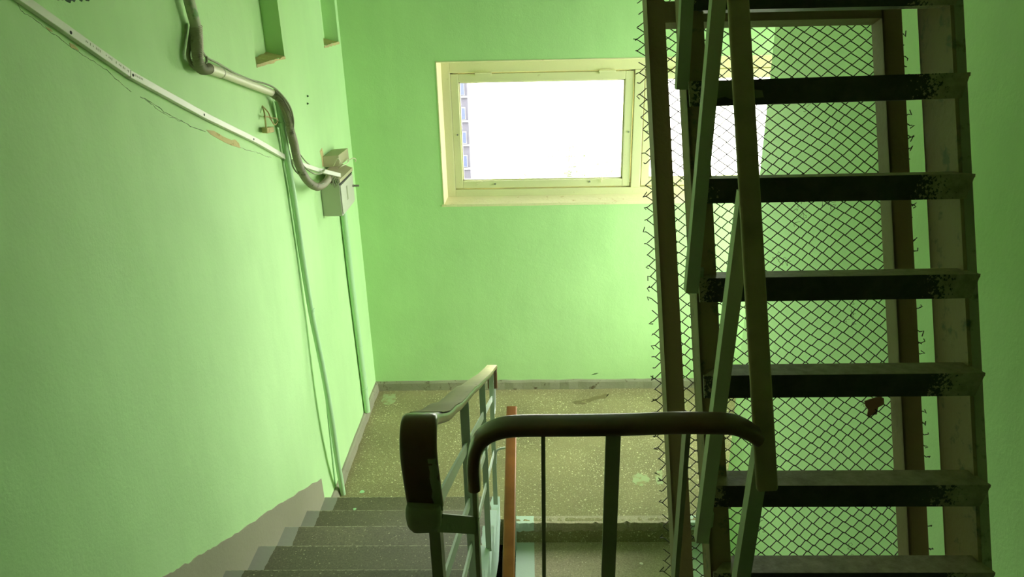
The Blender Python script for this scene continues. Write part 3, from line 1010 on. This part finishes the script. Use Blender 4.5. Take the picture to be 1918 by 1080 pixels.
cable([(-1.148, 2.665, 2.66), (-1.148, 2.62, 2.603), (-1.145, 2.584, 2.563), (-1.142, 2.596, 2.532), (-1.135, 2.635, 2.508)], 'flat pale cable hugging the wall left of the short hose', .008)

# meter box
box = thing('meter_box', (-1.105, 4.14, 1.585), 'grey sheet metal meter box screwed to the left wall near the corner', 'box')
bx0, bx1, by0, by1, bz0, bz1 = -1.158, -1.052, 3.985, 4.292, 1.585, 1.775
q = MB()
q.box(bx0, bx1, by0, by1, bz0, bz1)
q.build('body', MAT['box'], box, bevel=.002)
MB().box(bx1 + .0015, bx1 + .006, by0 + .004, by1 - .004, bz0 + .012, bz1 - .018).build('door', MAT['box'], box, bevel=.0015)
MB().box(bx1, bx1 + .004, by0 + .002, by1 - .002, bz1 - .014, bz1 - .004).build('door_gap', MAT['black'], box)
MB().box(bx1 + .006, bx1 + .0068, 4.11, 4.135, 1.645, 1.725).build('label_slot', MAT['cable'], box)
q = MB().tube([(bx1 + .006, 4.262, 1.69), (bx1 + .014, 4.262, 1.69)], .007, 10)
q.build('lock', MAT['steel'], box)
q = MB()
q.box(bx1 + .014, bx1 + .045, 4.2605, 4.2635, 1.684, 1.696)
q.build('key', MAT['steel'], box)
q = MB()
lidp = [(bx1 + .004, by0 - .004, bz1 + .018), (bx1 + .004, by1 + .012, bz1 + .012), (bx0 + .02, by1 + .012, bz1 + .050), (bx0 + .02, by0 - .004, bz1 + .056)]
q.prism(lidp, (0, 0, .002))
q.prism([(bx1 + .004, by0 - .004, bz1 + .020), (bx1 + .004, by1 + .012, bz1 + .014), (bx1 + .004, by1 + .012, bz1 - .004), (bx1 + .004, by0 - .004, bz1 + .000)], (.002, 0, 0))
q.build('lid', MAT['box_inside'], box)

jb = thing('junction_box', (-1.12, 4.26, 1.80), 'small open dusty junction box tilted above the meter box', 'box')
q = MB()
j = [(-1.158, 4.10, 1.838), (-1.075, 4.13, 1.838), (-1.075, 4.36, 1.832), (-1.158, 4.33, 1.832)]
k = [(p[0], p[1], p[2] + .062) for p in j]
q.hexa(j + k)
q.build('body', MAT['box_inside'], jb, bevel=.002)
MB().tube(smooth_path([(-1.10, 4.09, 1.85), (-1.07, 4.05, 1.89), (-1.055, 4.04, 1.90), (-1.05, 4.06, 1.87), (-1.07, 4.09, 1.85)], 5), .003, 6).build('wire', MAT['pale_conduit'], jb)
MB().tube(smooth_path([(-1.07, 4.3, 1.83), (-1.04, 4.32, 1.842), (-1.03, 4.34, 1.83), (-1.035, 4.345, 1.815)], 5), .003, 6).build('wire', MAT['pale_conduit'], jb)
MB().tube(smooth_path([(-1.08, 4.12, 1.83), (-1.055, 4.1, 1.845), (-1.045, 4.2, 1.84), (-1.06, 4.3, 1.845)], 5), .003, 6).build('wire', MAT['pale_conduit'], jb)
q = MB()
for s in range(7):
    a = Vector((-1.10 + .04 * R_.random(), 3.93 + .04 * R_.random(), 1.80))
    q.tube(smooth_path([a, a + Vector((R_.uniform(-.01, .03), R_.uniform(-.02, .06), R_.uniform(-.01, .03))), a + Vector((R_.uniform(-.01, .04), R_.uniform(-.03, .05), R_.uniform(-.05, .03)))], 4), .0028, 5)
o = q.build('loose_wire', MAT['cable'], jb)

# stripped terminal hanging on two wires
tb = thing('terminal_block', (-1.14, 3.24, 2.19), 'small cream terminal block dangling on two wires from the wall', 'terminal block')
q = MB()
q.hexa([(-1.150, 3.185, 2.196), (-1.126, 3.185, 2.194), (-1.126, 3.275, 2.184), (-1.150, 3.275, 2.186), (-1.150, 3.185, 2.220), (-1.126, 3.185, 2.218), (-1.126, 3.275, 2.207), (-1.150, 3.275, 2.209)])
q.build('block', MAT['plaster'], tb, bevel=.002)
MB().tube(smooth_path([(-1.159, 3.262, 2.300), (-1.145, 3.235, 2.275), (-1.135, 3.205, 2.25), (-1.135, 3.2, 2.212)], 5), .0035, 6).build('wire', MAT['plaster'], tb)
MB().tube(smooth_path([(-1.159, 3.262, 2.300), (-1.14, 3.27, 2.27), (-1.13, 3.262, 2.25), (-1.12, 3.30, 2.24), (-1.122, 3.325, 2.225), (-1.13, 3.30, 2.212), (-1.135, 3.262, 2.25), (-1.14, 3.21, 2.262)], 5), .003, 6).build('wire', MAT['plaster'], tb)

for (y, z, l) in ((3.951, 2.251, 'upper one of two rusty wall plugs left of the window corner'), (3.934, 2.215, 'lower one of two rusty wall plugs left of the window corner')):
    o = MB().tube([(-1.1605, y, z), (-1.152, y, z)], [.006, .003], 8).build('wall_plug', MAT['crack'])
    tag(o, l, 'wall plug', 'wall plugs on the left wall')

# damage of the left wall
def patch(name, yz, mat, t=.0012):
    q = MB()
    q.prism([(XL - .0005, y, z) for y, z in yz], (t + .0005, 0, 0))
    return q.build(name, mat, wall_left)
patch('plaster_patch', [(2.656, 2.303), (2.718, 2.289), (2.795, 2.253), (2.866, 2.227), (2.903, 2.222), (2.935, 2.201), (2.943, 2.18), (2.872, 2.203), (2.805, 2.228), (2.731, 2.261), (2.689, 2.28)], MAT['plaster'])
patch('plaster_patch', [(1.946, 2.647), (1.963, 2.641), (1.977, 2.629), (1.978, 2.625), (1.961, 2.632), (1.95, 2.634), (1.945, 2.639)], MAT['plaster'])
patch('plaster_patch', [(1.862, 2.69), (1.88, 2.683), (1.886, 2.676), (1.872, 2.68)], MAT['plaster'])
patch('plaster_patch', [(4.064, 1.938), (4.114, 1.946), (4.125, 1.919), (4.126, 1.843), (4.08, 1.847), (4.081, 1.898)], MAT['plaster'])
def crack(pts, w=.0012):
    q = MB()
    P = smooth_path([(XL, y, z) for y, z in pts], 5)
    P = [p + Vector((0, R_.gauss(0, .0012), R_.gauss(0, .0012))) for p in P]
    q.sweep([(-.0006, -w / 2), (.0006, -w / 2), (.0006, w / 2), (-.0006, w / 2)], P, (1, 0, 0), False, [R_.uniform(.3, 1.3) for _ in P])
    q.build('crack', MAT['crack'], wall_left)
crack([(1.781, 2.741), (1.791, 2.725), (1.821, 2.711), (1.862, 2.686), (1.907, 2.662), (1.952, 2.634), (2.024, 2.599), (2.09, 2.565), (2.146, 2.526), (2.193, 2.495)])
crack([(2.24, 2.476), (2.305, 2.447), (2.385, 2.404), (2.479, 2.365), (2.549, 2.331), (2.649, 2.299)], .0019)
crack([(2.26, 2.468), (2.32, 2.430), (2.40, 2.392), (2.49, 2.358)], .0012)
crack([(2.934, 2.186), (3.023, 2.153), (3.11, 2.129), (3.199, 2.096), (3.282, 2.069)], .0014)
patch('sooty_patch', [(1.933, 2.775), (1.938, 2.747), (1.950, 2.7485), (1.959, 2.747), (1.967, 2.749), (1.974, 2.744), (1.989, 2.740), (1.995, 2.746), (2.002, 2.745), (2.008, 2.742), (2.018, 2.749), (2.030, 2.748), (2.037, 2.744), (2.043, 2.742), (2.05, 2.749), (2.058, 2.749), (2.064, 2.744), (2.076, 2.743), (2.091, 2.754), (2.091, 2.775)], MAT['soot'])
# dried paint smears and a stain on the half landing floor
MAT['smear'] = painted('dried_mint_smear', rgb(168, 178, 132), .12, .6, 60, .1, dirt=rgb(150, 142, 100), dirt_at=.5)
MAT['stain'] = painted('dark_floor_stain', rgb(116, 106, 70), .15, .6, 60, .1, dirt=rgb(150, 142, 100), dirt_at=.52)
def smear(name, xy, mat):
    out = []
    for i, (x, y) in enumerate(xy):
        x2, y2 = xy[(i + 1) % len(xy)]
        for k in range(6):
            out.append((x + (x2 - x) * k / 6 + R_.gauss(0, .005), y + (y2 - y) * k / 6 + R_.gauss(0, .005), .0002))
    q = MB()
    q.prism(out, (0, 0, .0006))
    q.build(name, mat, floor)
smear('paint_smear', [(.597, 3.728), (.64, 3.759), (.692, 3.737), (.702, 3.674), (.639, 3.634), (.598, 3.66)], MAT['smear'])
smear('paint_smear', [(.738, 3.763), (.791, 3.79), (.782, 3.658), (.735, 3.643)], MAT['smear'])
smear('floor_stain', [(.289, 4.606), (.359, 4.627), (.431, 4.656), (.489, 4.708), (.56, 4.715), (.539, 4.662), (.467, 4.633), (.375, 4.576), (.31, 4.569)], MAT['stain'])
smear('paint_smear', [(-1.1, 4.74), (-1.01, 4.735), (-.985, 4.643), (-1.027, 4.569), (-1.088, 4.63)], MAT['smear'])
# scuff on the back wall
q = MB()
q.prism([(.440, YB, .104), (.462, YB, .118), (.492, YB, .121), (.470, YB, .110)], (0, -.002, 0))
q.build('scuff', MAT['crack'], wall_back)

# paint chips lying about
def chip(x, y, z, r, label, mat, cat='paint chip'):
    n_ = 7
    q = MB()
    pts_ = [(x + r * R_.uniform(.6, 1.1) * math.cos(2 * math.pi * i / n_), y + r * R_.uniform(.6, 1.1) * math.sin(2 * math.pi * i / n_), z + .0005) for i in range(n_)]
    q.prism(pts_, (0, 0, .0015))
    tag(q.build('paint_chip', mat, origin=(x, y, z)), label, cat, 'paint chips on the floor')
MAT['chip'] = painted('mint_chip', rgb(172, 222, 164), .05, .5, 60, 0)
MAT['chip_white'] = painted('white_chip', rgb(236, 232, 214), .05, .6, 60, 0)
chip(-1.017, 3.594, 0, .016, 'mint paint chip on the half landing beside the bowed conduit foot', MAT['chip'])
chip(-.969, 3.251, .15, .012, 'mint paint chip on the lowest step of the left flight', MAT['chip'])
chip(.583, 3.16, -.15, .012, 'white paint chip on the first lower step near the wire screen', MAT['chip_white'])

# ------------------------------------------------------------------ outside
struct(MB().box(-160, 160, 6, 260, -14.6, -14.4).build('ground', MAT['ground']))
bld = thing('apartment_building', (-14, 70, -14.4), 'far lilac brick apartment block at the left edge of the window', 'building')
bx = -5.62
MB().box(-30, bx, 70, 84, -14.4, 2.0).build('wall', MAT['brick_far'], bld)
for f in range(7):
    z = -13.0 + f * 2.24
    for w in range(6):
        x1 = bx - .25 - w * 1.9
        fr_ = MB().box(x1 - 1.35, x1, 69.92, 70.05, z, z + 1.15).build('window', MAT['far_trim'], bld)
        q = MB().box(x1 - 1.30, x1 - .80, 69.88, 69.95, z + .06, z + 1.08)
        q.build('pane', MAT['far_window'], fr_)
        q = MB().box(x1 - .58, x1 - .05, 69.88, 69.95, z + .06, z + 1.08)
        q.build('pane', MAT['far_window'], fr_)
    MB().box(-30, bx + .05, 69.85, 70.1, z - .22, z - .06).build('ledge', MAT['far_trim'], bld)

def tree(x, y, z0, h, r, seed, label):
    R = random.Random(seed)
    t = thing('tree', (x, y, z0), label, 'tree', 'trees in the yard')
    MB().tube([(x, y, z0), (x + .1, y, z0 + h * .5), (x + .2, y + .1, z0 + h * .85)], [.22, .15, .05], 8).build('trunk', MAT['bark'], t)
    q = MB()
    for i in range(1400):
        a, b2 = R.uniform(0, 2 * math.pi), R.uniform(-1, 1)
        rr = r * R.random() ** .45
        s_ = math.sqrt(1 - b2 * b2)
        c = Vector((x + .2 + rr * s_ * math.cos(a), y + rr * s_ * math.sin(a), z0 + h * .72 + rr * 1.1 * b2))
        u_ = Vector((R.gauss(0, 1), R.gauss(0, 1), R.gauss(0, 1))).normalized() * .22
        w_ = Vector((R.gauss(0, 1), R.gauss(0, 1), R.gauss(0, 1))).normalized() * .16
        q.add([c - u_, c + w_, c + u_, c - w_], [(0, 1, 2, 3)])
    q.build('foliage', MAT['leaf'], t)
tree(2.3, 38, -14.4, 11.0, 2.3, 1, 'pale leafy tree in the yard right of centre through the window')
tree(.2, 41, -14.4, 8.2, 1.7, 2, 'low pale tree in the yard left of the taller one')
